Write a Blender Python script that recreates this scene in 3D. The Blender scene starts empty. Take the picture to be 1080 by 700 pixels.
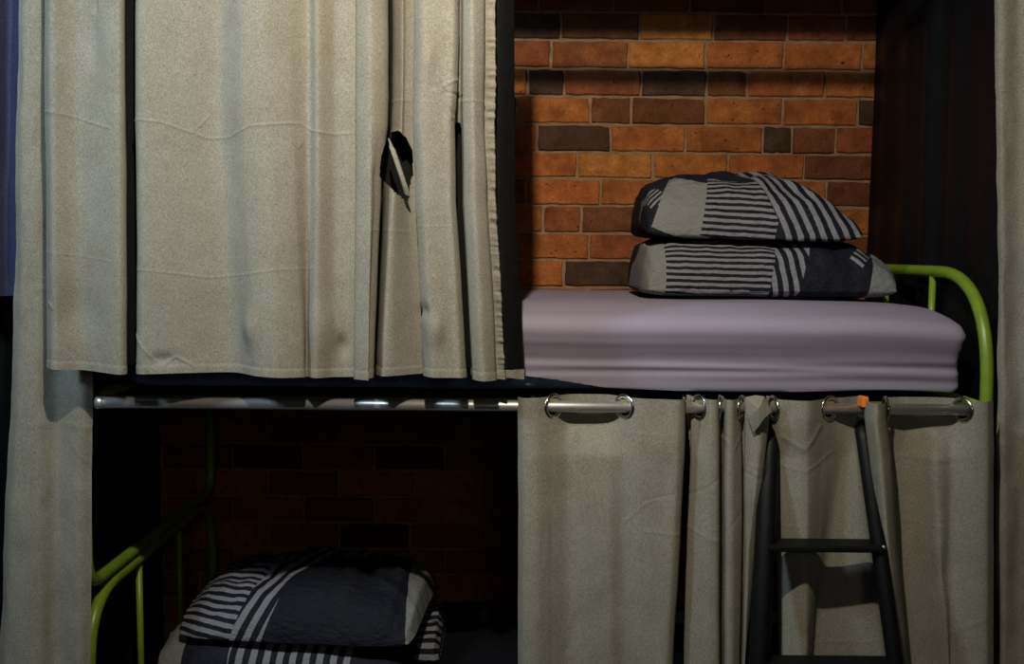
import bpy, bmesh, math, random
import numpy as np
from mathutils import Vector, Matrix, noise

random.seed(7)
sc = bpy.context.scene
COL = sc.collection

# ------------------------------------------------------------------ camera
F_PX = 1040.0
CAM = Vector((0.0, -2.2, 1.627))
PITCH = math.atan(85.0 / F_PX)
ROLL = math.radians(0.5)
_fwd = Vector((0, math.cos(PITCH), -math.sin(PITCH)))
_up0 = Vector((0, math.sin(PITCH), math.cos(PITCH)))
_rt0 = Vector((1, 0, 0))
_rt = _rt0 * math.cos(ROLL) + _up0 * math.sin(ROLL)
_up = -_rt0 * math.sin(ROLL) + _up0 * math.cos(ROLL)
cam_d = bpy.data.cameras.new('camera')
cam_d.sensor_width = 36.0
cam_d.lens = 36.0 * F_PX / 1080.0
cam_d.clip_start = 0.05
cam = bpy.data.objects.new('camera', cam_d)
COL.objects.link(cam)
m3 = Matrix((_rt, _up, -_fwd)).transposed()
cam.matrix_world = Matrix.Translation(CAM) @ m3.to_4x4()
sc.camera = cam


def W(px, py, Y):
    """point of the photograph (px, py) that stands in the plane at depth Y"""
    d = _fwd + _rt * ((px - 540.0) / F_PX) + _up * ((350.0 - py) / F_PX)
    return CAM + d * ((Y - CAM.y) / d.y)


# ------------------------------------------------------------------ world, lamps, exposure
wd = bpy.data.worlds.new('dim_room_air')
sc.world = wd
wd.use_nodes = True
wd.node_tree.nodes['Background'].inputs[0].default_value = (0.55, 0.65, 1.0, 1)
wd.node_tree.nodes['Background'].inputs[1].default_value = 0.012

def area(name, loc, target, size, power, color, spread=180):
    d = bpy.data.lights.new(name, 'AREA')
    d.shape = 'DISK'
    d.size = size
    d.energy = power
    d.color = color
    d.spread = math.radians(spread)
    o = bpy.data.objects.new(name, d)
    COL.objects.link(o)
    o.location = loc
    o.rotation_euler = (Vector(target) - Vector(loc)).to_track_quat('-Z', 'Y').to_euler()
    return o

LAMP = Vector((-0.11, -1.6, 2.88))
area('ceiling_lamp_light', LAMP, (-0.05, 0.2, 1.95), 0.05, 21, (1.0, 0.88, 0.70), 108)
area('fill_light', (0.4, -4.2, 2.35), (0.0, 0.3, 1.3), 0.7, 6, (1.0, 0.90, 0.78))  # added soft fill behind the camera, lifts the mattress strip and lower bunk
area('cool_lamp_light', (-1.6, -1.35, 2.85), (-0.5, 0, 1.6), 0.3, 19, (0.64, 0.84, 1.0), 140)

sc.view_settings.view_transform = 'Standard'
sc.view_settings.look = 'None'
sc.view_settings.gamma = 1.0
sc.view_settings.use_curve_mapping = False
sc.view_settings.exposure = -0.22


# ------------------------------------------------------------------ materials
def sl(r, g, b):
    f = lambda c: ((c / 255.0) / 12.92 if c / 255.0 <= 0.04045 else ((c / 255.0 + 0.055) / 1.055) ** 2.4)
    return (f(r), f(g), f(b), 1.0)


class NT:
    def __init__(s, name):
        s.m = bpy.data.materials.new(name)
        s.m.use_nodes = True
        s.t = s.m.node_tree
        s.b = s.t.nodes['Principled BSDF']
        s.b.inputs['Specular IOR Level'].default_value = 0.3

    def n(s, kind, **kw):
        nd = s.t.nodes.new(kind)
        for k, v in kw.items():
            setattr(nd, k, v)
        return nd

    def put(s, sock, v):
        if isinstance(v, bpy.types.NodeSocket):
            s.t.links.new(v, sock)
        else:
            sock.default_value = v

    def math(s, op, a, b=0.0, c=0.0):
        nd = s.n('ShaderNodeMath', operation=op)
        s.put(nd.inputs[0], a); s.put(nd.inputs[1], b); s.put(nd.inputs[2], c)
        return nd.outputs[0]

    def mix(s, f, a, b, blend='MIX'):
        nd = s.n('ShaderNodeMix', data_type='RGBA', blend_type=blend)
        s.put(nd.inputs[0], f); s.put(nd.inputs[6], a); s.put(nd.inputs[7], b)
        return nd.outputs[2]

    def noise(s, vec, scale, detail=3.0, rough=0.6):
        nd = s.n('ShaderNodeTexNoise')
        s.put(nd.inputs['Vector'], vec)
        nd.inputs['Scale'].default_value = scale
        nd.inputs['Detail'].default_value = detail
        nd.inputs['Roughness'].default_value = rough
        return nd.outputs[0]

    def obj(s):
        return s.n('ShaderNodeTexCoord').outputs['Object']

    def mapping(s, vec, scale=(1, 1, 1), rot=(0, 0, 0)):
        nd = s.n('ShaderNodeMapping')
        s.put(nd.inputs['Vector'], vec)
        nd.inputs['Scale'].default_value = scale
        nd.inputs['Rotation'].default_value = rot
        return nd.outputs[0]

    def ramp(s, f, lo, hi):
        nd = s.n('ShaderNodeMapRange')
        s.put(nd.inputs[0], f)
        nd.inputs[1].default_value = lo
        nd.inputs[2].default_value = hi
        return nd.outputs[0]

    def bump(s, h, strength, dist):
        nd = s.n('ShaderNodeBump')
        nd.inputs['Strength'].default_value = strength
        nd.inputs['Distance'].default_value = dist
        s.put(nd.inputs['Height'], h)
        s.t.links.new(nd.outputs[0], s.b.inputs['Normal'])

    def done(s, color, rough=0.6, metal=0.0, spec=None, sheen=0.0):
        s.put(s.b.inputs['Base Color'], color)
        s.put(s.b.inputs['Roughness'], rough)
        s.b.inputs['Metallic'].default_value = metal
        if spec is not None:
            s.b.inputs['Specular IOR Level'].default_value = spec
        if sheen:
            s.b.inputs['Sheen Weight'].default_value = sheen
        return s.m


def mat_linen():
    s = NT('heathered_linen')
    v = s.obj()
    a = s.noise(s.mapping(v, (1, 1, 0.35)), 620, 2)
    b = s.noise(s.mapping(v, (0.3, 0.3, 1)), 760, 2)
    c = s.noise(v, 14, 3)
    w = s.math('ADD', s.math('MULTIPLY', a, 0.5), s.math('MULTIPLY', b, 0.5))
    col = s.mix(s.ramp(w, 0.36, 0.64), (0.165, 0.158, 0.130, 1), (0.325, 0.316, 0.268, 1))
    col = s.mix(s.ramp(c, 0.35, 0.7), col, s.mix(1.0, col, (0.90, 0.88, 0.84, 1), 'MULTIPLY'))
    s.bump(s.math('ADD', s.math('MULTIPLY', w, 0.5), s.math('MULTIPLY', c, 0.8)), 0.30, 0.003)
    return s.done(col, 0.9, spec=0.12)


def mat_plain(name, col, rough=0.6, metal=0.0, spec=0.3, nscale=60, var=0.25, bump=0.0, bdist=0.001, sheen=0.0):
    s = NT(name)
    n = s.noise(s.obj(), nscale, 4)
    dark = tuple(c * (1 - var) for c in col[:3]) + (1,)
    lite = tuple(min(1, c * (1 + var)) for c in col[:3]) + (1,)
    if bump:
        s.bump(n, bump, bdist)
    return s.done(s.mix(s.ramp(n, 0.3, 0.7), dark, lite), rough, metal, spec, sheen)


def mat_brick():
    s = NT('fired_brick')
    oi = s.n('ShaderNodeObjectInfo')
    geo = s.n('ShaderNodeNewGeometry').outputs['Position']
    big = s.noise(geo, 16, 4, 0.65)
    fine = s.noise(geo, 130, 4, 0.7)
    pits = s.noise(geo, 60, 2, 0.5)
    c = oi.outputs['Color']
    d = s.mix(1.0, c, (0.55, 0.45, 0.38, 1), 'MULTIPLY')
    l = s.mix(1.0, c, (1.30, 1.22, 1.10, 1), 'MULTIPLY')
    col = s.mix(s.ramp(big, 0.34, 0.66), d, l)
    col = s.mix(s.math('MULTIPLY', s.ramp(fine, 0.35, 0.7), 0.75), col, d)
    col = s.mix(s.ramp(pits, 0.70, 0.76), col, (0.012, 0.008, 0.006, 1))
    h = s.math('SUBTRACT', s.math('ADD', s.math('MULTIPLY', fine, 0.5), big), s.ramp(pits, 0.66, 0.76))
    s.bump(h, 0.8, 0.005)
    return s.done(col, 0.85, spec=0.2)


def mat_mortar():
    s = NT('sandy_mortar')
    v = s.obj()
    a = s.noise(v, 30, 4)
    b = s.noise(v, 300, 3, 0.7)
    col = s.mix(s.ramp(a, 0.3, 0.7), (0.20, 0.115, 0.06, 1), (0.34, 0.215, 0.12, 1))
    col = s.mix(s.math('MULTIPLY', b, 0.5), col, (0.20, 0.13, 0.08, 1))
    s.bump(b, 0.7, 0.003)
    return s.done(col, 0.95, spec=0.1)


def mat_print(name, patches, navy=(0.008, 0.0095, 0.016, 1), light=(0.195, 0.20, 0.225, 1), grey=(0.185, 0.195, 0.195, 1)):
    """patchwork print in metres of cloth: (cu, cv, half_u, half_v, turn, kind, stripe_angle, period)"""
    s = NT(name)
    uv = s.n('ShaderNodeUVMap').outputs[0]
    sep = s.n('ShaderNodeSeparateXYZ')
    s.t.links.new(uv, sep.inputs[0])
    wob = s.noise(uv, 25, 2)
    u = s.math('ADD', sep.outputs[0], s.math('MULTIPLY', s.math('SUBTRACT', wob, 0.5), 0.006))
    v = s.math('ADD', sep.outputs[1], s.math('MULTIPLY', s.math('SUBTRACT', wob, 0.5), 0.006))
    col = s.mix(s.noise(uv, 18), navy, tuple(c * 1.7 for c in navy[:3]) + (1,))
    for cu, cv, hu, hv, turn, kind, ang, per in patches:
        du = s.math('SUBTRACT', u, cu); dv = s.math('SUBTRACT', v, cv)
        ct, st = math.cos(math.radians(turn)), math.sin(math.radians(turn))
        a = s.math('ADD', s.math('MULTIPLY', du, ct), s.math('MULTIPLY', dv, st))
        b = s.math('SUBTRACT', s.math('MULTIPLY', dv, ct), s.math('MULTIPLY', du, st))
        mk = s.math('MULTIPLY', s.math('LESS_THAN', s.math('ABSOLUTE', a), hu), s.math('LESS_THAN', s.math('ABSOLUTE', b), hv))
        if kind == 'stripe':
            ca, sa = math.cos(math.radians(ang)), math.sin(math.radians(ang))
            q = s.math('ADD', s.math('MULTIPLY', du, -sa), s.math('MULTIPLY', dv, ca))
            w = s.math('FRACT', s.math('DIVIDE', s.math('ADD', q, 50 * per), per))
            pc = s.mix(s.math('GREATER_THAN', w, 0.5), navy, light)
        else:
            pc = {'grey': grey, 'navy': tuple(c * 1.05 for c in navy[:3]) + (1,), 'light': light}[kind]
        col = s.mix(mk, col, pc)
    f = s.noise(uv, 900, 2)
    col = s.mix(s.math('MULTIPLY', f, 0.25), col, s.mix(1.0, col, (0.6, 0.6, 0.6, 1), 'MULTIPLY'))
    s.bump(s.noise(s.mapping(uv, (1, 1.8, 1), (0, 0, 0.5)), 26, 4), 0.7, 0.016)
    return s.done(col, 0.66, spec=0.14)


M = {
    'linen': mat_linen(),
    'lining': mat_plain('black_blackout_lining', (0.004, 0.0045, 0.005, 1), 0.7, spec=0.10),
    'black_drape': mat_plain('black_drape_cloth', (0.0045, 0.0045, 0.0055, 1), 0.5, spec=0.22, nscale=40),
    'navy_drape': mat_plain('navy_drape_cloth', (0.05, 0.056, 0.115, 1), 0.8, spec=0.15, nscale=200),
    'sheet': mat_plain('mauve_sheet_cotton', (0.280, 0.252, 0.335, 1), 0.85, spec=0.15, nscale=500, var=0.10, bump=0.15),
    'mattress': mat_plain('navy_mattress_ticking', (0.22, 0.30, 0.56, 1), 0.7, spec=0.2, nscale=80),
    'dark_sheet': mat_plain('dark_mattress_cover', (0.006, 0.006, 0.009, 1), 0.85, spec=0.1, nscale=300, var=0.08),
    'green': mat_plain('lime_green_enamel', (0.17, 0.27, 0.022, 1), 0.34, spec=0.45, nscale=25, var=0.12),
    'steel': mat_plain('brushed_silver_tube', (0.55, 0.54, 0.52, 1), 0.36, 0.75, 0.5, nscale=90, var=0.10),
    'ring': mat_plain('nickel_grommet_metal', (0.62, 0.60, 0.57, 1), 0.20, 1.0, 0.5, nscale=60, var=0.08),
    'black_metal': mat_plain('black_enamelled_steel', (0.0045, 0.005, 0.0055, 1), 0.5, spec=0.2, nscale=60),
    'orange': mat_plain('orange_plastic', (0.80, 0.22, 0.03, 1), 0.5, nscale=60, var=0.1),
    'brick': mat_brick(),
    'mortar': mat_mortar(),
    'concrete': mat_plain('dark_concrete_floor', (0.06, 0.058, 0.055, 1), 0.7, nscale=9, bump=0.2),
    'plaster': mat_plain('painted_plaster', (0.30, 0.29, 0.27, 1), 0.9, nscale=12, var=0.06),
    'timber': mat_plain('dark_painted_timber', (0.05, 0.045, 0.04, 1), 0.7, nscale=30),
}


# ------------------------------------------------------------------ object helpers
def mesh_obj(name, verts, faces, mat, parent=None, smooth=False):
    me = bpy.data.meshes.new(name)
    me.from_pydata([tuple(map(float, v)) for v in verts], [], faces)
    me.validate()
    if mat:
        me.materials.append(M[mat] if isinstance(mat, str) else mat)
    if smooth:
        me.polygons.foreach_set('use_smooth', [True] * len(me.polygons))
    o = bpy.data.objects.new(name, me)
    COL.objects.link(o)
    o.parent = parent
    return o


def empty(name, loc=(0, 0, 0)):
    o = bpy.data.objects.new(name, None)
    o.empty_display_size = 0.1
    COL.objects.link(o)
    o.location = loc
    return o


def tag(o, label=None, cat=None, group=None, kind=None):
    if label: o['label'] = label
    if cat: o['category'] = cat
    if group: o['group'] = group
    if kind: o['kind'] = kind
    return o


def box_data(x0, x1, y0, y1, z0, z1):
    v = [(x, y, z) for x in (x0, x1) for y in (y0, y1) for z in (z0, z1)]
    f = [(0, 1, 3, 2), (4, 6, 7, 5), (0, 4, 5, 1), (2, 3, 7, 6), (0, 2, 6, 4), (1, 5, 7, 3)]
    return v, f


def box(name, b, mat, parent=None, bevel=0.0):
    o = mesh_obj(name, *box_data(*b), mat, parent)
    if bevel:
        bm = bmesh.new(); bm.from_mesh(o.data)
        bmesh.ops.bevel(bm, geom=bm.edges[:], offset=bevel, segments=2, affect='EDGES', profile=0.6)
        bm.to_mesh(o.data); bm.free()
    return o


def fillet(pts, r, n=8):
    pts = [Vector(p) for p in pts]
    out = [pts[0]]
    for i in range(1, len(pts) - 1):
        a, b, c = pts[i - 1], pts[i], pts[i + 1]
        d1, d2 = (a - b).normalized(), (c - b).normalized()
        rr = min(r, (a - b).length * 0.48, (c - b).length * 0.48)
        p, q = b + d1 * rr, b + d2 * rr
        for k in range(n + 1):
            t = k / n
            out.append(p * (1 - t) ** 2 + b * 2 * t * (1 - t) + q * t * t)
    out.append(pts[-1])
    return out


def tube_data(pts, r, seg=14, closed=False):
    pts = [Vector(p) for p in pts]
    n = len(pts)
    tan = []
    for i in range(n):
        if closed:
            t = pts[(i + 1) % n] - pts[i - 1]
        else:
            t = pts[min(i + 1, n - 1)] - pts[max(i - 1, 0)]
        tan.append(t.normalized())
    ref = Vector((0, 0, 1)) if abs(tan[0].z) < 0.9 else Vector((1, 0, 0))
    nrm = (ref - tan[0] * ref.dot(tan[0])).normalized()
    verts, faces = [], []
    for i in range(n):
        nrm = (nrm - tan[i] * nrm.dot(tan[i])).normalized()
        bi = tan[i].cross(nrm)
        rr = r[i] if isinstance(r, (list, tuple)) else r
        for k in range(seg):
            a = 2 * math.pi * k / seg
            verts.append(pts[i] + (nrm * math.cos(a) + bi * math.sin(a)) * rr)
    for i in range(n if closed else n - 1):
        j = (i + 1) % n
        for k in range(seg):
            l = (k + 1) % seg
            faces.append((i * seg + k, i * seg + l, j * seg + l, j * seg + k))
    if not closed:
        faces.append(tuple(range(seg - 1, -1, -1)))
        faces.append(tuple((n - 1) * seg + k for k in range(seg)))
    return verts, faces


def tube(name, pts, r, mat, parent=None, seg=14, closed=False):
    v, f = tube_data(pts, r, seg, closed)
    o = mesh_obj(name, v, f, mat, parent, True)
    return o


def catmull(P, n):
    """n points on a smooth curve through P, spread by length"""
    P = np.asarray(P, float)
    Q = np.vstack([2 * P[0] - P[1], P, 2 * P[-1] - P[-2]])
    out, par = [], []
    for i in range(len(P) - 1):
        p0, p1, p2, p3 = Q[i], Q[i + 1], Q[i + 2], Q[i + 3]
        for t in np.linspace(0, 1, 24, endpoint=False):
            ten = 0.42
            m1, m2 = (p2 - p0) * ten, (p3 - p1) * ten
            L = np.linalg.norm(p2 - p1)
            for m in (m1, m2):
                q = np.linalg.norm(m)
                if q > 1.3 * L:
                    m *= 1.3 * L / q
            h = ((2 * t**3 - 3 * t**2 + 1) * p1 + (t**3 - 2 * t**2 + t) * m1 + (-2 * t**3 + 3 * t**2) * p2 + (t**3 - t**2) * m2)
            out.append(h); par.append(i + t)
    out.append(P[-1]); par.append(len(P) - 1)
    return np.array(out), np.array(par)


def fbm(x, y, seed, oct=3):
    v = 0.0; a = 1.0
    for k in range(oct):
        v += a * noise.noise((x * 2**k + seed * 7.3, y * 2**k - seed * 3.1, seed * 1.7))
        a *= 0.5
    return v


def project(p):
    d = Vector(p) - CAM
    w = d.dot(_fwd)
    return 540 + F_PX * d.dot(_rt) / w, 350 - F_PX * d.dot(_up) / w


def inside(x, y, poly):
    r = False
    for (x0, y0), (x1, y1) in zip(poly, poly[1:] + poly[:1]):
        if (y0 > y) != (y1 > y) and x < (x1 - x0) * (y - y0) / (y1 - y0) + x0:
            r = not r
    return r


def polydist(X, Z, poly):
    d = np.full(X.shape, 9.0)
    for (x0, z0), (x1, z1) in zip(poly[:-1], poly[1:]):
        ex, ez = x1 - x0, z1 - z0
        t = np.clip(((X - x0) * ex + (Z - z0) * ez) / (ex * ex + ez * ez + 1e-12), 0, 1)
        d = np.minimum(d, np.hypot(X - x0 - t * ex, Z - z0 - t * ez))
    return d


def cloth(name, keys, mat, ncol, zstep, ztop, zbot, parent=None, creases=(), dents=(), wr=0.0015, wscale=9.0,
          seed=1, holes=(), hem=None, smooth_rows=3, edge_wave=0.0, sag=None, pucker=None, cut_px=None, open_y=None, crk=0.55, crw=0.85):
    """hanging cloth. keys: [(py, [(px, Y), ...]), ...] from top to bottom; every row goes through its key profile."""
    ref = keys[-1][1]
    prof, zs = [], []
    for py, pts in keys:
        zc = W(540, py, -0.12).z
        row = []
        for px, Y in pts:
            row.append((W(px, py, Y).x, Y))
        prof.append(row); zs.append(zc)
    base, par = catmull(prof[len(prof) // 2], 24)
    seg = np.r_[0, np.cumsum(np.linalg.norm(np.diff(base, axis=0), axis=1))]
    samp = np.linspace(0, seg[-1], ncol)
    pc = np.interp(samp, seg, par)
    grid = []
    for row in prof:
        c, p = catmull(row, 24)
        grid.append(np.stack([np.interp(pc, p, c[:, 0]), np.interp(pc, p, c[:, 1])], 1))
    grid = np.array(grid)                                   # key, col, 2
    nrow = int((ztop - zbot) / zstep) + 1
    Z = np.linspace(ztop, zbot, nrow)
    zs = np.array(zs)
    G = np.empty((nrow, ncol, 2))
    for c in range(ncol):
        for k in range(2):
            G[:, c, k] = np.interp(-Z, -zs, grid[:, c, k])
    for _ in range(smooth_rows):
        G[1:-1] = 0.25 * G[:-2] + 0.5 * G[1:-1] + 0.25 * G[2:]
    tx = np.gradient(G[:, :, 0], axis=1); ty = np.gradient(G[:, :, 1], axis=1)
    L = np.hypot(tx, ty) + 1e-9
    nx, ny = ty / L, -tx / L
    S = np.tile(samp, (nrow, 1)); ZZ = np.tile(Z[:, None], (1, ncol))
    D = np.zeros((nrow, ncol))
    if wr:
        for r in range(nrow):
            for c in range(ncol):
                D[r, c] = wr * fbm(S[r, c] * wscale, ZZ[r, c] * wscale * 0.55, seed, 3)
    for poly, amp, wid in creases:
        pw = [(W(a, b, -0.14).x, W(a, b, -0.14).z) for a, b in poly]
        d = polydist(G[:, :, 0], ZZ, pw)
        D += crk * amp * np.exp(-(d / (wid * crw)) ** 2)
    for px, py, rx, rz, amp in dents:
        p = W(px, py, -0.14)
        D += amp * np.exp(-((G[:, :, 0] - p.x) / rx) ** 2 - ((ZZ - p.z) / rz) ** 2)
    if hem:
        e = np.clip((ZZ - (zbot + hem)) / 0.003, -1, 1)
        D += -0.0004 * e
        D -= 0.0007 * np.exp(-((ZZ - zbot - hem) / 0.003) ** 2)
        for c in range(ncol):
            k = noise.noise((samp[c] * 60, seed, 0.3))
            D[:, c] += 0.0012 * k * np.exp(-((Z - zbot - hem) / 0.014) ** 2)
    if pucker:
        a0, a1, amp = pucker[0] + samp[-1], pucker[1] + samp[-1], pucker[2]                                # side hem, puckered by its stitching
        for r in range(nrow):
            w = noise.noise((Z[r] * 75, seed * 2.2, 4.4)) + 0.6 * noise.noise((Z[r] * 150, seed, 9.4))
            D[r] += amp * w * np.clip(1 - np.abs(samp - (a0 + a1) / 2) / ((a1 - a0) / 2), 0, 1)
    X = G[:, :, 0] + nx * D
    Y = G[:, :, 1] + ny * D
    ZO = ZZ.copy()
    if edge_wave:
        fall = np.exp(-((ZZ - zbot) / 0.10) ** 2)
        ZO += edge_wave * fall * np.sin(S * 11 + seed)
    if sag is not None:
        ZO += sag(S, ZZ)
    V = np.stack([X, Y, ZO], 2).reshape(-1, 3)
    faces = []
    cen = []
    for r in range(nrow - 1):
        b = r * ncol
        for c in range(ncol - 1):
            faces.append((b + c, b + ncol + c, b + ncol + c + 1, b + c + 1))
    if holes:
        keep = []
        rings = []
        fx = [(V[f[0]] + V[f[2]]) / 2 for f in faces]
        for f, p in zip(faces, fx):
            ok = True
            for hx, hy, hz, hr in holes:
                if (p[0] - hx) ** 2 + (p[1] - hy) ** 2 + (p[2] - hz) ** 2 < hr * hr:
                    ok = False; break
            if ok:
                keep.append(f)
        faces = keep
    if open_y is not None:                                  # pleat floors cut away to stand in for deep shade
        faces = [f for f in faces if (V[f[0]][1] + V[f[2]][1]) / 2 < open_y]
    if cut_px:
        keep = []
        for f in faces:
            p = (V[f[0]] + V[f[2]]) / 2
            if -0.24 < p[1] and inside(*project(p), cut_px):
                continue
            keep.append(f)
        faces = keep
    o = mesh_obj(name, V, faces, mat, parent, True)
    return o, G, Z, samp


def rounded_box(L, D, H, r, nx, ny, nz):
    """closed soft-edged slab centred in x and y, from z=0 to H"""
    bm = bmesh.new()
    def grid(fn, a, b):
        vs = [[bm.verts.new(fn(i / a, j / b)) for j in range(b + 1)] for i in range(a + 1)]
        for i in range(a):
            for j in range(b):
                bm.faces.new((vs[i][j], vs[i + 1][j], vs[i + 1][j + 1], vs[i][j + 1]))
    x, y, z = L / 2, D / 2, H / 2
    grid(lambda u, v: (-x + L * u, -y + D * v, z), nx, ny)
    grid(lambda u, v: (-x + L * v, -y + D * u, -z), ny, nx)
    grid(lambda u, v: (-x + L * u, -y, -z + H * v), nx, nz)
    grid(lambda u, v: (-x + L * v, y, -z + H * u), nz, nx)
    grid(lambda u, v: (-x, -y + D * v, -z + H * u), nz, ny)
    grid(lambda u, v: (x, -y + D * u, -z + H * v), ny, nz)
    bmesh.ops.remove_doubles(bm, verts=bm.verts[:], dist=1e-5)
    for v in bm.verts:
        c = Vector((max(-x + r, min(x - r, v.co.x)), max(-y + r, min(y - r, v.co.y)), max(-z + r, min(z - r, v.co.z))))
        d = v.co - c
        if d.length > 1e-6:
            m = max(abs(d.x), abs(d.y), abs(d.z))
            v.co = c + d.normalized() * r * (m / r)
        v.co.z += z
    bmesh.ops.recalc_face_normals(bm, faces=bm.faces[:])
    return bm


def bm_obj(name, bm, mat, parent=None, smooth=True):
    me = bpy.data.meshes.new(name)
    bm.to_mesh(me); bm.free()
    me.materials.append(M[mat] if isinstance(mat, str) else mat)
    me.polygons.foreach_set('use_smooth', [smooth] * len(me.polygons))
    o = bpy.data.objects.new(name, me)
    COL.objects.link(o)
    o.parent = parent
    return o


# ------------------------------------------------------------------ the setting
Y_WALL = 1.04
Y_ROD = -0.10
Z_ROD = W(540, 428, Y_ROD).z

tag(box('floor', (-4, 4, -5, 1.3, -0.05, 0.0), 'concrete'), kind='structure')
tag(box('ceiling', (-4, 4, -5, 1.3, 3.0, 3.05), 'plaster'), kind='structure')
wall = tag(box('wall_back', (-4, 4, Y_WALL, Y_WALL + 0.2, 0, 3.0), 'mortar'), kind='structure')
tag(box('shade_board_1', (-1.6, 1.6, -0.16, -0.02, 2.575, 3.0), 'timber'), kind='structure')  # unseen board added to shade the top courses of the wall

# bricks: joints measured course by course where they show, running bond elsewhere
TONE = {'O': (0.345, 0.125, 0.034, 1), 'Y': (0.42, 0.170, 0.046, 1), 'R': (0.225, 0.076, 0.028, 1),
        'D': (0.066, 0.040, 0.024, 1), 'B': (0.150, 0.058, 0.024, 1)}
JOINTS = {
    -1: ([490, 567, 644, 724, 803, 883, 962], 'RRRBRR'),
    0: ([510, 590, 672, 749.5, 826.5, 887, 968], 'DBYBRB'),
    1: ([500, 580, 661, 742, 823.5, 905.7, 985], 'RRYOOO'),
    2: ([475, 555.7, 594, 675, 744, 786, 868, 948], 'ODRDBOO'),
    3: ([545, 622, 665, 743, 824, 903, 980], 'OBBOOD'),
    4: ([487, 566, 644, 723, 804, 835, 881, 960], 'ODOODBR'),
    5: ([530, 609, 689, 768, 848.6, 928], 'OYOOB'),
    6: ([555, 634, 713, 793, 873, 950], 'OOOOB'),
    7: ([536, 573.6, 614, 694, 773, 850, 930], 'ORBOOO'),
    8: ([543, 623, 702, 781, 860, 940], 'ORORB'),
    9: ([518, 596, 674, 753, 832, 911], 'ODOOR'),
}
PZ = [12.9, 42.2, 72.3, 101.5, 131.0, 160.5, 188.0, 216.5, 245.6, 274.0, 302.6]   # course beds down the photo at px 600
bed_z = {i: W(600, PZ[i], Y_WALL).z for i in range(len(PZ))}
pitch_z = (bed_z[0] - bed_z[10]) / 10
for i in range(-6, 0):
    bed_z[i] = bed_z[0] - i * pitch_z
for i in range(11, 24):
    bed_z[i] = bed_z[10] - (i - 10) * pitch_z


def brick_mesh(k):
    rnd = random.Random(k)
    w, h, d = 0.227, 0.078, 0.030
    out = []
    nx, nz = 6, 3
    for i in range(nx): out.append((-w / 2 + w * i / nx, -h / 2))
    for i in range(nz): out.append((w / 2, -h / 2 + h * i / nz))
    for i in range(nx): out.append((w / 2 - w * i / nx, h / 2))
    for i in range(nz): out.append((-w / 2, h / 2 - h * i / nz))
    n = len(out)
    j = [(x + rnd.uniform(-.0022, .0022), z + rnd.uniform(-.0022, .0022)) for x, z in out]
    if k % 3 == 0:
        c = rnd.choice([0, nx, nx + nz, 2 * nx + nz])
        j[c] = (j[c][0] * 0.965, j[c][1] * 0.90)
    V = [(x, 0.0, z) for x, z in j]
    V += [(x, -d + 0.004, z) for x, z in j]
    V += [(x * 0.972, -d + rnd.uniform(-.0008, .0008), z * 0.925) for x, z in j]
    V += [(0, -d - 0.0005, 0)]
    Fc = []
    for i in range(n):
        q = (i + 1) % n
        Fc += [(i, q, n + q, n + i), (n + i, n + q, 2 * n + q, 2 * n + i), (2 * n + i, 2 * n + q, 3 * n)]
    me = bpy.data.meshes.new('brick')
    me.from_pydata(V, [], Fc)
    me.materials.append(M['brick'])
    bm = bmesh.new(); bm.from_mesh(me)
    bmesh.ops.recalc_face_normals(bm, faces=bm.faces[:])
    bm.to_mesh(me); bm.free()
    return me


BR = [brick_mesh(k) for k in range(8)]
rb = random.Random(5)
for ci in range(-2, 24):
    zt, zb = bed_z[ci - 1], bed_z[ci] if ci in bed_z else bed_z[ci - 1] - pitch_z
    zc = (zt + zb) / 2
    spans = []
    if ci - 1 in JOINTS:
        js, tn = JOINTS[ci - 1]
        xs = [W(p, 150, Y_WALL).x for p in js]
        spans = [(xs[i], xs[i + 1], tn[i]) for i in range(len(tn))]
    else:
        x0 = -0.10 + (0.118 if ci % 2 else 0.0)
        xs = [x0, x0 + 0.236]
        spans = [(x0, x0 + 0.236, rb.choice('ROORBDO'))]
    x = xs[0]
    while x > -1.15:
        spans.append((x - 0.236, x, rb.choice('ROORBDO'))); x -= 0.236
    x = max(s_[1] for s_ in spans)
    while x < 1.14:
        spans.append((x, x + 0.236, rb.choice('ROORBO'))); x += 0.236
    for a, b, t in spans:
        o = bpy.data.objects.new('brick', rb.choice(BR))
        COL.objects.link(o)
        o.parent = wall
        o.location = ((a + b) / 2 + rb.uniform(-.001, .001), Y_WALL + 0.022 + rb.uniform(-.002, .002), zc + rb.uniform(-.001, .001))
        o.scale = ((b - a - 0.009) / 0.227, 1, (zt - zb - 0.0095) / 0.078)
        k = rb.uniform(0.86, 1.14)
        c = TONE[t]
        o.color = (c[0] * k, c[1] * k * rb.uniform(.93, 1.07), c[2] * k, 1)

# ------------------------------------------------------------------ bunk bed frame
XL = W(222, 470, 0.96).x
XR = W(1041.5, 395, 0.02).x
Y0, Y1 = 0.02, 0.96
TR = 0.0145
bed = tag(empty('bunk_bed', ((XL + XR) / 2, 0.44, 0)), 'lime green steel tube bunk bed standing against the brick wall', 'bunk bed')
bed_inv = Matrix.Translation(-Vector(bed.location))

def btube(name, pts, r=TR, mat='green', parent=None, seg=14, closed=False):
    off = Vector(bed.location)
    return tube(name, [Vector(p) - off for p in pts], r, mat, parent or bed, seg, closed)

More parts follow.
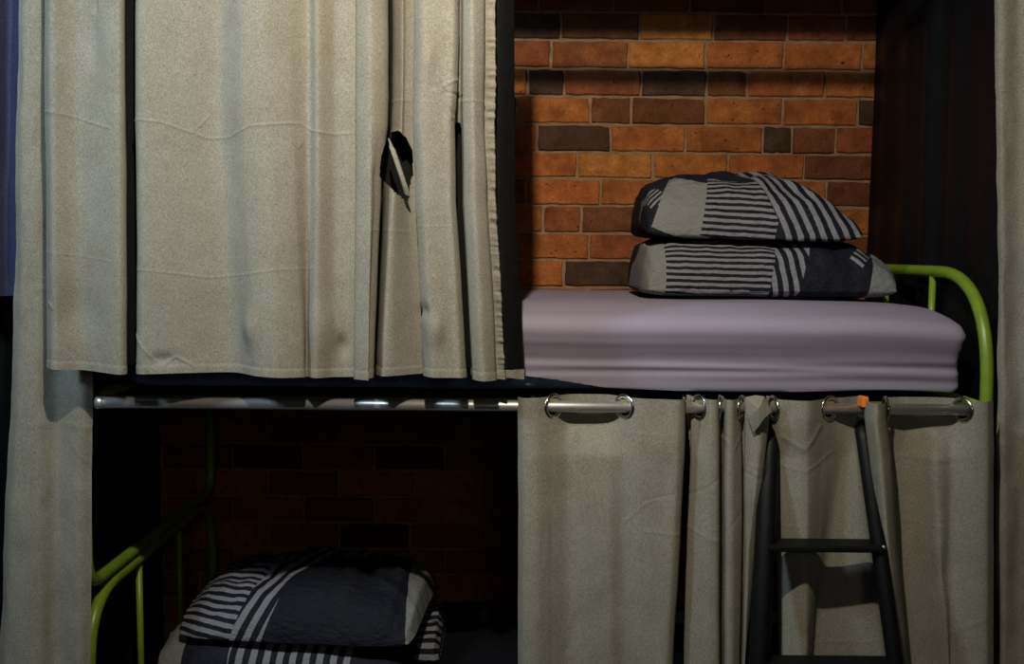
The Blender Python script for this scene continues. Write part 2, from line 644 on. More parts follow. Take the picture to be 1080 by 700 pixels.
ZT = W(975, 286, 0.30).z                    # top of the end arch
ZA = 0.5 * (W(202, 536, 0.84).z + W(110, 598, 0.07).z)                    # low cross tube of the upper end frame
ZRAIL = W(540, 426, 0.02).z
for X in (XL, XR):
    lp = fillet([(X, Y0, 1.0), (X, Y0, ZT), (X, Y1, ZT), (X, Y1, 1.0)], 0.27, 14)
    lo = fillet([(X, Y1, 1.0), (X, Y1, ZA), (X, Y0, ZA), (X, Y0, 1.0)], 0.13, 10)
    btube('upper_end_frame', lp[:-1] + lo[:-1], closed=True)
    btube('lower_end_frame', fillet([(X, Y0, 0.0), (X, Y0, ZA - 0.031), (X, Y1, ZA - 0.031), (X, Y1, 0.0)], 0.17, 12))
    for k in range(2):
        y = Y0 + (Y1 - Y0) * (k + 1) / 3
        btube('spindle', [(X, y, ZA - 0.04), (X, y, 0.36)], 0.0085, seg=10)
        btube('spindle', [(X, y, ZT - 0.008), (X, y, ZRAIL)], 0.0085, seg=10)
    btube('end_rail', [(X, Y0, ZRAIL), (X, Y1, ZRAIL)], 0.012)
    btube('end_rail', [(X, Y0, 0.34), (X, Y1, 0.34)], 0.012)
for y in (Y0, Y1):
    for z in (ZRAIL, 0.34):
        btube('side_rail', [(XL, y, z), (XR, y, z)], 0.0135)
for z in (ZRAIL, 0.34):
    for k in range(9):
        x = XL + (XR - XL) * (k + 0.5) / 9
        btube('cross_slat', [(x, Y0, z), (x, Y1, z)], 0.008, 'black_metal', seg=8)

# ------------------------------------------------------------------ mattresses and sheets
MZ0 = W(540, 414, 0.03).z
MTOP = W(620, 305, 0.98).z
MX0, MX1 = XL + 0.045, W(1024, 365, 0.03).x
MH = MTOP - MZ0
MD = 0.95


def soft_slab(name, L, D, H, r, loc, mat, seed, fn=None, cut=None, nx=150, ny=50, nz=34):
    bm = rounded_box(L, D, H, r, nx, ny, nz)
    if fn:
        for v in bm.verts:
            v.co = fn(v.co.copy())
    if cut:
        dl = [f for f in bm.faces if cut(f.calc_center_median())]
        bmesh.ops.delete(bm, geom=dl, context='FACES')
    o = bm_obj(name, bm, mat)
    o.location = loc
    return o


mc = ((MX0 + MX1) / 2, 0.015 + MD / 2, MZ0)
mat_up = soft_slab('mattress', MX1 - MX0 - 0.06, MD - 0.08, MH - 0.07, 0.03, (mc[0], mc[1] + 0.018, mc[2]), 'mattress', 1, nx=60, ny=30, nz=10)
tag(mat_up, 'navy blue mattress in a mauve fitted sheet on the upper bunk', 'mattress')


def sheet_fn(c):
    L = MX1 - MX0
    # soft top edge, sides drawn in a little at mid height, corners tucked
    hz = min(1.0, max(0.0, c.z / MH))
    up = hz * hz * (3 - 2 * hz)
    front = max(0.0, min(1.0, (-c.y - MD / 2 + 0.06) / 0.06)) if c.y < 0 else 0.0
    front = max(0.0, min(1.0, (-c.y - (MD / 2 - 0.06)) / 0.06))
    e = max(0.0, (-c.y - (MD / 2 - 0.22)) / 0.22)
    er = max(0.0, (c.x - (L / 2 - 0.32)) / 0.32)
    c.z += up * (-0.034 * e * e - 0.012 * er * er + 0.004 * fbm(c.x * 2.2, c.y * 3.0, 3))
    c.y += 0.045 * front * (1 - up)
    if front > 0:
        t = (c.x + 0.25 * math.sin(c.x * 2)) * 1.4
        mid_ = math.sin(math.pi * hz)
        low = math.exp(-((hz - 0.26) / 0.22) ** 2)
        wv = 0.5 + fbm(t * 0.8, hz * 5.0 + 0.35 * math.sin(c.x * 2.0 + 0.7), 5, 2)
        ridge = math.exp(-((hz - 0.17 - 0.07 * math.sin(c.x * 2.2 + 0.4)) / 0.05) ** 2) + 0.8 * math.exp(-((hz - 0.36 + 0.09 * c.x) / 0.045) ** 2) \
            + 0.3 * math.exp(-((hz - 0.72 + 0.02 * c.x) / 0.05) ** 2) * max(0.0, math.sin(c.x * 3 + 1.2))
        c.y += front * mid_ * 0.012 - front * mid_ ** 0.5 * (0.010 * low * wv + 0.0055 * ridge)
    side = max(0.0, min(1.0, (c.x - (L / 2 - 0.03)) / 0.03))
    c.x -= side * 0.014 * math.sin(math.pi * hz) + side * 0.004 * noise.noise((c.z * 70, c.y * 9, 1))
    wx = c.x + mc[0]
    low = 0.040 - 0.036 * max(0.0, min(1.0, (wx - 0.0) / 0.22)) + 0.004 * math.sin(wx * 9)
    c.z = max(c.z, low)
    return c


def sheet_cut(c):
    wx = c.x + mc[0]
    low = 0.040 - 0.036 * max(0.0, min(1.0, (wx - 0.0) / 0.22)) + 0.004 * math.sin(wx * 9)
    return c.z < low + 0.0006


sh = soft_slab('fitted_sheet', MX1 - MX0, MD, MH, 0.034, mc, 'sheet', 2, sheet_fn, sheet_cut)
sh.parent = mat_up
sh.location = (0, -0.018, 0)
sh['label'] = 'mauve fitted sheet'

LZ0 = 0.354
LMH = 0.175
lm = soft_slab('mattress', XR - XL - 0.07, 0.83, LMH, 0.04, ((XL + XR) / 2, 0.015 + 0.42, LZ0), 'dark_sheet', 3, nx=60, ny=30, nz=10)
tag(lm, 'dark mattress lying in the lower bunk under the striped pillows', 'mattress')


# ------------------------------------------------------------------ pillows
def pillow(name, wid, dep, hprof, loc, rz, mat, seed, vpow=3.2, vexp=0.5, seam=0.14, wr=0.012, nu=90, nv=70, tuck=0.0, rx=0.0, droop=0.0):
    U = np.sin(np.linspace(-1, 1, nu) * math.pi / 2)
    Vv = np.sin(np.linspace(-1, 1, nv) * math.pi / 2)
    hx = np.array([a for a, b in hprof]); hy = np.array([b for a, b in hprof])
    verts, uvs = [], []
    hmax = hy.max()
    top = np.zeros((nu, nv), int); bot = np.zeros((nu, nv), int)
    P = np.zeros((nu, nv, 3))
    for i, u in enumerate(U):
        H = float(np.interp(u, hx, hy))
        for j, v in enumerate(Vv):
            pr = max(0.0, 1 - abs(v) ** vpow) ** vexp
            x = wid / 2 * u * (1 - 0.05 * v ** 6)
            y = dep / 2 * v * (1 - 0.06 * u ** 6)
            z = H * pr
            k = pr * min(1.0, H / 0.04)
            z += k * wr * (fbm(x * 13, y * 9, seed, 3) + 0.8 * (1 - abs(fbm(x * 6 + y * 9, y * 5 - x * 3, seed + 4, 2)) * 2.2))
            y += -0.010 * k * fbm(x * 8, z * 15, seed + 8, 2)
            zs = seam * hmax
            P[i, j] = (x, y, zs + max(z - zs * pr, 0.0))
    vv = Vv[None, :] ** 2 * np.ones((nu, 1))
    arc = np.zeros((nu, nv))
    arc[:, 1:] = np.cumsum(np.linalg.norm(np.diff(P, axis=1), axis=2), axis=1)
    arc *= 1.0
    n = 0
    for i in range(nu):
        for j in range(nv):
            verts.append(P[i, j]); uvs.append((P[i, j, 0] + wid / 2, arc[i, j])); top[i, j] = n; n += 1
    for i in range(nu):
        for j in range(nv):
            if i in (0, nu - 1) or j in (0, nv - 1):
                bot[i, j] = top[i, j]
            else:
                q = P[i, j].copy()
                e = (max(0.0, 1 - abs(Vv[j]) ** 7) * max(0.0, 1 - abs(U[i]) ** 9)) ** 0.5
                q[2] = seam * hmax * (1 - e)
                verts.append(q); uvs.append((q[0] + wid / 2, -(q[1] + dep / 2))); bot[i, j] = n; n += 1
    if droop:
        verts = [np.array((p[0], p[1], p[2] - droop * (2 * p[1] / dep) ** 2)) for p in verts]
    faces = []
    for i in range(nu - 1):
        for j in range(nv - 1):
            faces.append((top[i, j], top[i + 1, j], top[i + 1, j + 1], top[i, j + 1]))
            faces.append((bot[i, j], bot[i, j + 1], bot[i + 1, j + 1], bot[i + 1, j]))
    o = mesh_obj(name, verts, [tuple(int(a) for a in f) for f in faces], mat, None, True)
    ul = o.data.uv_layers.new(name='UVMap')
    buf = np.array(uvs)[[l.vertex_index for l in o.data.loops]].astype(np.float32).ravel()
    ul.data.foreach_set('uv', buf)
    o.location = loc
    o.rotation_euler = (rx, 0, rz)
    return o


# upper bunk: bottom pillow, x 675..940 / top pillow x 678..895
pl = W(675, 308, 0.40); pr_ = W(938, 308, 0.45)
WB = pr_.x - pl.x
print_b = mat_print('patchwork_print_wide', [
    (0.03, 0.10, 0.036, 0.20, 0, 'grey', 0, 1),
    (0.205, 0.10, 0.145, 0.30, 0, 'stripe', -1, 0.0165),
    (0.40, 0.10, 0.055, 0.30, -10, 'stripe', 100, 0.027),
    (0.50, 0.12, 0.06, 0.30, -16, 'navy', 0, 1),
    (0.57, 0.10, 0.020, 0.035, -35, 'stripe', -40, 0.02),
    (0.66, 0.10, 0.055, 0.30, -12, 'grey', 0, 1),
])
pb = pillow('pillow', WB, 0.44, [(-1, 0.02), (-0.992, 0.075), (-0.95, 0.125), (-0.8, 0.148), (0, 0.149), (0.5, 0.145), (0.7, 0.128), (0.85, 0.10), (0.95, 0.08), (0.985, 0.06), (1, 0.02)],
            ((pl.x + pr_.x) / 2, 0.56, MTOP + 0.004), 0, print_b, 3, vpow=5.5, vexp=0.40)
tag(pb, 'wide navy pillow with pale stripes lying directly on the mauve sheet', 'pillow', 'patchwork print pillows')

tl = W(677, 240, 0.42); tr_ = W(897, 246, 0.5)
WT = tr_.x - tl.x
print_t = mat_print('patchwork_print_top', [
    (0.03, 0.10, 0.028, 0.03, 30, 'stripe', 50, 0.012),
    (0.12, 0.075, 0.075, 0.090, -18, 'grey', 0, 1),
    (0.255, 0.072, 0.095, 0.090, -10, 'stripe', -2, 0.0165),
    (0.445, 0.10, 0.115, 0.30, 22, 'stripe', 113, 0.028),
])
pt = pillow('pillow', WT, 0.42, [(-1, 0.026), (-0.99, 0.08), (-0.94, 0.115), (-0.8, 0.130), (-0.55, 0.146), (-0.1, 0.158), (0.2, 0.156), (0.5, 0.134), (0.75, 0.092), (0.92, 0.060), (1, 0.026)],
            ((tl.x + tr_.x) / 2, 0.56, MTOP + 0.175), math.radians(-1), print_t, 11, vpow=3.6, vexp=0.46, droop=0.032)
pt.rotation_euler.y = math.radians(1.0)
tag(pt, 'plump navy pillow with a grey patch and stripes, stacked on top in the upper bunk', 'pillow', 'patchwork print pillows')

# lower bunk pillows
LT = LZ0 + LMH
print_lt = mat_print('patchwork_print_low_top', [
    (0.09, 0.20, 0.125, 0.40, 0, 'stripe', -8, 0.022),
    (0.31, 0.20, 0.105, 0.40, -14, 'stripe', 66, 0.034),
    (0.43, 0.12, 0.15, 0.185, -18, 'navy', 0, 1),
    (0.61, 0.15, 0.028, 0.40, 6, 'grey', 0, 1),
])
print_lb = mat_print('patchwork_print_low_bottom', [
    (0.03, 0.10, 0.05, 0.4, 0, 'grey', 0, 1),
    (0.36, 0.10, 0.16, 0.4, 0, 'stripe', 86, 0.034),
])
a = W(166, 700, 0.25); b = W(430, 700, 0.25)
WLB = b.x - a.x
plb = pillow('pillow', WLB, 0.46, [(-1, 0.017), (-0.98, 0.07), (-0.9, 0.095), (-0.6, 0.11), (0.5, 0.11), (0.9, 0.095), (0.98, 0.065), (1, 0.017)],
             ((a.x + b.x) / 2, 0.42, LT + 0.001), math.radians(-2), print_lb, 21, vpow=4, vexp=0.45)
tag(plb, 'dark navy striped pillow at the bottom of the lower bunk pile', 'pillow', 'patchwork print pillows')
plt_ = pillow('pillow', 0.62, 0.46, [(-1, 0.018), (-0.97, 0.045), (-0.8, 0.09), (-0.3, 0.125), (0.3, 0.13), (0.8, 0.115), (0.96, 0.07), (1, 0.018)],
              ((a.x + b.x) / 2 + 0.055, 0.42, LT + 0.132), math.radians(-5), print_lt, 31, vpow=3, vexp=0.55, droop=0.03)
tag(plt_, 'navy pillow with slanting pale stripes on top of the lower bunk pile', 'pillow', 'patchwork print pillows')
print_d = mat_print('patchwork_print_folded', [(0.2, 0.2, 0.5, 0.5, 0, 'stripe', 0, 0.03)])
c = W(440, 690, 0.25)
dv = pillow('folded_blanket', 0.07, 0.30, [(-1, 0), (-0.96, 0.05), (-0.7, 0.085), (0.6, 0.085), (0.95, 0.05), (1, 0)],
            (-0.220, 0.48, LT + 0.001), 0, print_d, 41, vpow=5, vexp=0.4)
tag(dv, 'striped folded cover end showing beside the lower bunk pillows', 'bedding')

# ------------------------------------------------------------------ curtain rods
xl = W(104, 424, Y_ROD).x
xr = W(1022, 433, Y_ROD).x
rod = tag(tube('curtain_rod', [(xl, Y_ROD, Z_ROD), (xr + 0.012, Y_ROD, Z_ROD)], 0.0125, 'steel', None, 18),
          'silver curtain rod running along the upper bunk, lower curtain hanging from it', 'curtain rod')
cap = tube('end_cap', [(xl - 0.004, Y_ROD, Z_ROD), (xl + 0.012, Y_ROD, Z_ROD)], 0.0138, 'steel', rod, 18)
_q = W(720, 82, Y_WALL)
Z_TOPROD = LAMP.z + (_q.z - LAMP.z) * (-0.13 - LAMP.y) / (_q.y - LAMP.y)
rod2 = tag(tube('curtain_rod', [(-1.3, -0.13, Z_TOPROD), (1.3, -0.13, Z_TOPROD)], 0.016, 'steel', None, 18),
           'silver curtain rod high above the upper bunk', 'curtain rod')

# ------------------------------------------------------------------ upper bunk curtain
CY = -0.17
def row(lst):
    return [(p, CY + d / 1000.0) for p, d in lst]

# (px, depth offset in mm; negative comes forward)
def fold_row(L, g, g2, rg, st, bl, b2, p, ql, q2, h, e, qo=1.0, bw=0.0, amp=1.0):
    """panel edges of the curtain at one height: outer edge, groove, soft ridge, overlapping step, gap, panel, second gap, hem"""
    A = amp
    return [(L, 24), (L + 8, -4), (L + 38, 18), (g - 10, -18), (g - 2, -10), (g, 6), (g - 3, 36), (g - 1, 66), (g2, 66), (g2 + 3, 36), (g2 + 1, 8), (g2 + 8, -20),
            (g2 + 55, -2), (rg - 34, 16 * A), (rg - 10, -24 * A), (rg + 14, -34 * A), (rg + 40, -14), (st - 50, 10), (st - 40, -10), (st - 22, 14), (st - 6, 20), (st + 3, 22), (st + 4, 8), (st, -6), (st + 2, -24),
            (st + 15, -44), (bl - 7, -30), (bl - 1, -14), (bl, 4), (bl - 4, 34), (bl - 3, 54), (bl + 2, 56), (b2, 30 - bw), (b2 + 8, 8 - 1.6 * bw), (p - 8, 20), (p + 3, 32), (p + 4, 16), (p, 0), (p + 1, -16), (p + 10, -38),
            (p + 32, -30), (ql - 5, -28), (ql, -12), (ql, 4), (ql - 3 * qo, 14 + 22 * qo), (ql - 1, 18 + 30 * qo), (q2 - 1, 18 + 30 * qo), (q2 + 1.5, 10 + 16 * qo), (q2, 0), (q2 + 3, -18), (q2 + 12, -36), (h - 3, -20), (h, -6), (h - 1, 8), (h + 4, 4), (e, 0), (e + 1, 8)]

base_top = fold_row(47, 133, 142, 264, 375, 410, 416, 437, 484, 486, 512, 522, 0.1)
r90 = fold_row(47, 133, 142, 265, 375, 410, 416, 436, 482, 486, 511, 522, 0.3)
r130 = fold_row(47, 133, 142, 266, 375, 409, 415, 435, 480, 487, 511, 521, 1.0)
r225 = fold_row(48, 134, 143, 270, 375, 402, 407, 438, 481, 488, 514, 522, 1.0, 22)
r395 = fold_row(50, 134, 143, 280, 373, 394, 398, 447, 492, 498, 525, 533, 1.0, 20, 1.2)
ZH = W(300, 396, CY).z
CR = [
    ([(48, 118), (80, 124), (105, 132), (125, 138)], 0.0030, 0.0030),
    ([(143, 128), (180, 132), (205, 141), (222, 147), (245, 146), (270, 137), (320, 132), (332, 140), (352, 143), (372, 141)], 0.0034, 0.0030),
    ([(212, 137), (225, 122)], 0.003, 0.003),
    ([(300, 140), (318, 158), (322, 150)], 0.0026, 0.0030),
    ([(376, 132), (386, 125)], 0.003, 0.003),
    ([(410, 107), (434, 107)], 0.0022, 0.0026),
    ([(488, 110), (521, 112)], 0.0024, 0.0026),
    ([(436, 92), (462, 96)], -0.0012, 0.003),
    ([(48, 268), (72, 270), (125, 276)], 0.0014, 0.003),
    ([(146, 284), (185, 288), (225, 294), (262, 290), (300, 284), (332, 282)], 0.0020, 0.003),
    ([(398, 243), (432, 246)], 0.0014, 0.003),
    ([(440, 240), (480, 240)], 0.0012, 0.003),
    ([(461, 101), (470, 112), (478, 128)], 0.005, 0.0045),
    ([(468, 92), (474, 108), (481, 124)], -0.005, 0.004),
    ([(470, 96), (484, 88)], 0.004, 0.005),
    ([(472, 102), (487, 104)], -0.004, 0.004),
    ([(55, 322), (62, 328)], 0.004, 0.006),
    ([(150, 352), (160, 366), (172, 380)], 0.004, 0.005),
    ([(180, 384), (192, 376), (206, 384)], 0.004, 0.005),
]
DENT = [(272, 345, 0.020, 0.035, 0.010), (180, 378, 0.025, 0.012, -0.006), (85, 330, 0.045, 0.05, -0.007), (345, 345, 0.03, 0.05, 0.008), (362, 362, 0.012, 0.02, -0.009),
        (462, 345, 0.018, 0.035, 0.010), (450, 328, 0.014, 0.014, -0.006), (100, 45, 0.02, 0.06, -0.008), (104, 6, 0.006, 0.02, -0.006), (215, 60, 0.03, 0.12, 0.004), (455, 70, 0.012, 0.03, 0.006)]
cur = empty('bunk_curtain', (W(290, 200, CY).x, CY, ZH))
tag(cur, 'grey linen curtain drawn across the left half of the upper bunk', 'curtain')
def to_parent(o, p):
    o.parent = p
    o.matrix_parent_inverse = Matrix.Translation(-Vector(p.location))
    return o

def hem_sag(S, ZZ):
    k = np.clip((ZH + 0.5 - ZZ) / 0.5, 0, 1)
    return k * (0.010 * np.exp(-((S - 0.0) / 0.25) ** 2) - 0.004 * np.sin(S * 9.0))

o, G, Zr, samp = cloth('curtain_face', [(-260, row(base_top)), (50, row(base_top)), (104, row(r90)), (134, row(r130)), (138, row(r130)), (190, row(r225)), (216, row(r225)), (290, row([(0.55 * a[0] + 0.45 * b[0], 0.55 * a[1] + 0.45 * b[1]) for a, b in zip(r225, r395)])), (396, row(r395))],
             'linen', 720, 0.0022, Z_TOPROD - 0.035, ZH, creases=CR, dents=DENT, wr=0.0016, wscale=8, seed=2, hem=0.018, smooth_rows=4, sag=hem_sag, pucker=(-0.034, 0.004, 0.005), crk=0.45, crw=0.62, open_y=CY + 0.047, cut_px=[(409, 143), (413, 139), (421, 138), (429, 146), (435, 158), (436, 184), (433, 190), (431, 212), (424, 209), (412, 198), (400, 186), (402, 165)])
L_ = samp[-1]
to_parent(o, cur)
# rolled lip of the tuck in the cloth
lipc = [W(410, 146, -0.175), W(415, 160, -0.19), W(421, 178, -0.195), W(427, 196, -0.19), (W(430, 206, -0.18))]
lv, lf = [], []
for k, (p, hw) in enumerate(zip(fillet(lipc, 0.02, 5), [0.002, 0.004] + [0.0065] * 40)):
    for q in range(9):
        a_ = math.pi * q / 8
        lv.append(p + Vector((-hw * math.cos(a_) * 0.95, -0.006 * math.sin(a_), hw * math.cos(a_) * 0.35)))
    if k:
        for q in range(8):
            lf.append(((k - 1) * 9 + q, (k - 1) * 9 + q + 1, k * 9 + q + 1, k * 9 + q))
to_parent(mesh_obj('tuck_lip', lv, lf, 'linen', None, True), cur)
# lining
def lrow(py, shift=0):
    pts = []
    for k, p in enumerate(np.linspace(60, 505, 14)):
        pts.append((p + shift, -0.098 + (0.008 if k % 2 else -0.006)))
    pts += [(518 + shift, -0.112), (530 + shift, -0.118), (541 + shift, -0.108), (549 + shift, -0.095)]
    return (py, pts)
lin, _, _, _ = cloth('lining', [lrow(-260, -8), lrow(200, -6), lrow(310, -1), lrow(396, 4)], 'lining', 160, 0.008, Z_TOPROD - 0.035, ZH + 0.012, wr=0.002, wscale=6, seed=6)
to_parent(lin, cur)
# pale turned-up corner hem below the lining
hz0, hz1 = W(540, 399, -0.118).z, W(540, 390, -0.118).z
pts = []
for k in range(13):
    t = k / 12
    x = W(527 + 26 * t, 395, -0.118).x
    pts.append((x, -0.128 + 0.014 * t + 0.002 * math.sin(t * 9), hz0 + 0.002 * math.sin(t * 5)))
V = []
for x, y, z in pts:
    V += [(x, y, z), (x, y - 0.001, hz1 + 0.0015 * math.sin(x * 200)), (x, y + 0.003, hz1), (x, y + 0.003, z)]
Fh = []
for k in range(12):
    for q in range(4):
        r_ = (q + 1) % 4
        Fh.append((k * 4 + q, (k + 1) * 4 + q, (k + 1) * 4 + r_, k * 4 + r_))
Fh += [(0, 1, 2, 3), (51, 50, 49, 48)]
hm = mesh_obj('corner_hem', V, Fh, 'linen', None, False)
to_parent(hm, cur)
for k in range(8):
    x = W(70 + 60 * k, -160, -0.13).x
    pts = [(x, -0.13 + 0.02 * math.cos(a_), Z_TOPROD - 0.006 + 0.022 * math.sin(a_)) for a_ in np.linspace(0, 2 * math.pi, 17)[:-1]]
    to_parent(tube('hanging_ring', pts, 0.002, 'ring', None, 6, True), cur)

# ------------------------------------------------------------------ tall curtains beside the bunk
def tall(name, rows, seed, label, z0=0.03, z1=2.95, mat='linen', ncol=90, cat='curtain', **kw):
    o, G, Z, s = cloth(name, rows, mat, ncol, 0.006, z1, z0, seed=seed, **kw)
    return tag(o, label, cat)

tall('tall_curtain', [(-420, [(24, -0.045), (30, -0.062), (45, -0.058), (62, -0.040), (84, -0.060), (97, -0.045)]),
                      (300, [(16, -0.045), (24, -0.066), (40, -0.062), (62, -0.040), (84, -0.058), (99, -0.045)]),
                      (700, [(0, -0.045), (8, -0.070), (40, -0.072), (60, -0.050), (82, -0.064), (96, -0.05)]),
                      (1000, [(-8, -0.045), (0, -0.070), (40, -0.072), (60, -0.050), (82, -0.064), (96, -0.05)])], 12,
     'grey linen curtain hanging full height at the far left of the bunk', wr=0.006, wscale=9, smooth_rows=2,
     creases=[([(20, 306), (46, 307)], 0.003, 0.005), ([(8, 455), (45, 454), (97, 462)], 0.002, 0.005), ([(60, 480), (96, 520)], 0.002, 0.006)], ncol=110)
tall('tall_curtain', [(-420, [(1051, -0.045), (1056, -0.06), (1075, -0.055), (1100, -0.075), (1130, -0.05), (1170, -0.075), (1210, -0.05)]),
                      (700, [(1052, -0.045), (1060, -0.06), (1075, -0.055), (1100, -0.075), (1130, -0.05), (1170, -0.075), (1210, -0.05)]),
                      (1000, [(1050, -0.045), (1060, -0.06), (1075, -0.055), (1100, -0.075), (1130, -0.05), (1170, -0.075), (1210, -0.05)])], 15,
     'grey linen curtain hanging full height at the far right of the bunk', wr=0.008, wscale=10, smooth_rows=2,
     creases=[([(1050, 82), (1080, 84)], 0.002, 0.005), ([(1050, 470), (1080, 462)], 0.002, 0.005), ([(1052, 500), (1070, 545)], 0.002, 0.006), ([(1056, 330), (1080, 300)], 0.002, 0.006)])

# black drapes closing the two ends of the bunk (they run from the wall to the front)
def side_drape(X0, X1, label, seed, sgn):
    n = 120
    nr = 60
    V, Fc = [], []
    for r in range(nr):
        z = 2.95 - (2.95 - 0.03) * r / (nr - 1)
        for c in range(n):
            t = c / (n - 1)
            y = Y_WALL - 0.025 - (Y_WALL - 0.025 - 0.03) * t
            x = X0 + (X1 - X0) * t + 0.016 * math.sin(t * 34 + 0.4 * math.sin(z * 2 + seed)) * (0.6 + 0.4 * math.sin(t * 9 + seed)) + 0.004 * fbm(t * 5, z * 3, seed)
            V.append((x, y, z))
    for r in range(nr - 1):
        for c in range(n - 1):
            Fc.append((r * n + c, r * n + c + 1, (r + 1) * n + c + 1, (r + 1) * n + c))
    return tag(mesh_obj('black_drape', V, Fc, 'black_drape', None, True), label, 'curtain')

side_drape(W(916, 150, Y_WALL).x, W(1062, 200, 0.03).x, 'black drape hanging across the right end of the bunk', 3, 1)
side_drape(W(172, 480, Y_WALL).x, W(58, 500, 0.03).x, 'black drape hanging across the left end of the bunk', 5, -1)

# next bay at the far left edge
tall('navy_curtain', [(-420, [(-110, 0.16), (-80, 0.12), (-40, 0.15), (-10, 0.12), (10, 0.16), (30, 0.14), (45, 0.17)]),
                      (320, [(-110, 0.16), (-80, 0.12), (-40, 0.15), (-10, 0.12), (10, 0.16), (30, 0.14), (45, 0.17)])], 18,
     'dark navy curtain at the far left edge, ending above the dark lower bunk', z0=W(10, 312, 0.15).z, mat='navy_drape', wr=0.006, wscale=6)
o = box('dark_backing', (-2.4, -1.16, 0.30, 0.31, 0.03, 2.95), 'black_drape')  # added black sheet that keeps the far left gap dark
bm = bmesh.new(); bm.from_mesh(o.data)
bmesh.ops.subdivide_edges(bm, edges=[e for e in bm.edges if abs(e.verts[0].co.x - e.verts[1].co.x) > 0.5], cuts=60)
for v in bm.verts:
    v.co.y += 0.02 * math.sin(v.co.x * 50)
bm.to_mesh(o.data); bm.free()
tag(o, 'black sheet added to darken the gap behind the tall left curtain', 'curtain')

# ------------------------------------------------------------------ lower bunk curtain on eyelets
R = Y_ROD
def lr(lst):
    return [(p, R + d / 1000.0) for p, d in lst]
# columns: edge | G1 584 | G2 658 | G3 737 | G4 758 | G5 780 | G6 819 | G7 875 | fold | G10 1015 | edge
def eyelet_row(k, gl, gr, e1, e2, r1, v, f0, f1, f2, fr, gap):
    """k=1 at the rod (cloth weaves round it), k=0 below; gl/gr dark gap, e1/e2 panel edges, v crease, f0..fr front fold"""
    m = lambda a, b: a * k + b * (1 - k)
    return [(546, m(-18, -10)), (553, m(-34, -32)), (567, m(-28, -36)), (584, m(0, -20)), (600, m(30, -8)), (620, m(34, -16)), (642, m(30, -22)), (658, m(0, -14)), (676, m(-26, -26)), (gl - 22, -34), (gl - 8, -42), (gl - 1, -32), (gl, -12),
            (gl - 3, 14), (gl - 2, 40), (gr, m(30, 42)), (gr + 2, m(18, 24)), (gr + 1, m(12, 2)), (737, m(0, -20)), (748, -32), (757, -30), (759, m(0, -10)), (758, 20), (760, 26), (763, 10), (763, -12), (767, -34), (774, -34), (e1 - 1, m(0, -14)), (e1, 16), (e1 + 3, m(4, 10)),
            (e1 + 2, -14), (min(e1 + 9, e2 - 1), -34), (max(e2 - 7, e1 + 4), -44), (e2, -28), (e2, 0), (e2 - 3, 30), (e2, m(24, 54)), (r1 - 2, m(20, 50)), (r1 + 1, m(0, 24)), (r1 + 10, m(-26, 0)), (v, m(-40, -26)), (v + 0.5 * gap, m(-24, 4)), (v + gap, m(0, 32)),
            (f0 - 14, m(28, 18)), (f0 - 4, 36), (f0 + 3, 34), (f0 + 4, 10), (f0, -14), (f0 + 2, -38), (f1, -74), (f2 - 3, -60), (f2, -36), (f2 - 1, -8), (f2 - 4, 18), (f2 - 1, m(22, 33)), (fr, m(33, 33)), (fr + 11, m(34, 22)), (fr + 34, m(32, -10)), (1003, m(22, -4)), (1015, m(0, -14)), (1028, -24), (1041, -28), (1048, -14)]

top = eyelet_row(1, 723, 728, 783, 811, 814, 850, 912, 924, 936, 950, 25)
mid = eyelet_row(0.15, 722, 728, 783, 807, 815, 850, 917, 929, 941, 953, 38)
mid2 = eyelet_row(0, 717, 724, 783, 797, 818, 850, 927, 937, 947, 957, 26)
low = eyelet_row(0, 710, 721, 781, 786, 820, 850, 943, 951, 958, 966, 9)
XT = 0.5
GR = [584, 658, 737, 759, 780, 819, 875, 938, 1015]
holes = [(W(g, 432, R).x, R, Z_ROD, 0.0205) for g in GR]
ZLT = W(540, 417, R).z
lowcur = empty('eyelet_curtain', (W(800, 500, R).x, R, 0.2))
tag(lowcur, 'grey linen eyelet curtain hanging from the rod over the lower bunk', 'curtain')
CR2 = [
    ([(550, 458), (600, 456), (650, 458), (716, 460)], 0.0012, 0.0035),
    ([(680, 530), (695, 525), (712, 521)], -0.0030, 0.0035), ([(662, 552), (680, 534), (688, 528)], 0.0026, 0.004),
    ([(668, 553), (678, 562), (716, 564)], 0.0022, 0.004), ([(728, 527), (745, 517), (757, 507)], -0.0030, 0.0035),
    ([(730, 560), (748, 570), (758, 572)], 0.0024, 0.004), ([(762, 566), (784, 542)], -0.0022, 0.0035),
    ([(815, 484), (832, 495), (850, 499), (868, 492), (884, 482)], 0.0030, 0.0032), ([(850, 475), (851, 560), (850, 700)], -0.0028, 0.0045),
    ([(830, 463), (850, 476), (858, 466), (868, 452)], 0.0050, 0.006), ([(787, 490), (805, 494)], 0.002, 0.003), ([(787, 500), (803, 506)], -0.003, 0.004),
    ([(964, 488), (1008, 490)], 0.0018, 0.0035), ([(948, 494), (957, 490)], 0.002, 0.003), ([(966, 558), (1002, 560)], 0.0018, 0.0035),
    ([(578, 545), (578, 700)], 0.0012, 0.005), ([(676, 460), (676, 700)], 0.0010, 0.005), ([(600, 690), (612, 650)], -0.003, 0.012),
    ([(560, 530), (580, 556), (574, 600)], 0.0016, 0.007), ([(765, 463), (775, 476), (784, 462)], 0.003, 0.004),
    ([(815, 557), (830, 560), (846, 558)], 0.002, 0.003), ([(1010, 620), (1040, 600)], 0.002, 0.008), ([(1000, 680), (1042, 655)], 0.002, 0.008),
    ([(850, 700), (880, 690), (930, 688)], 0.002, 0.004),
]
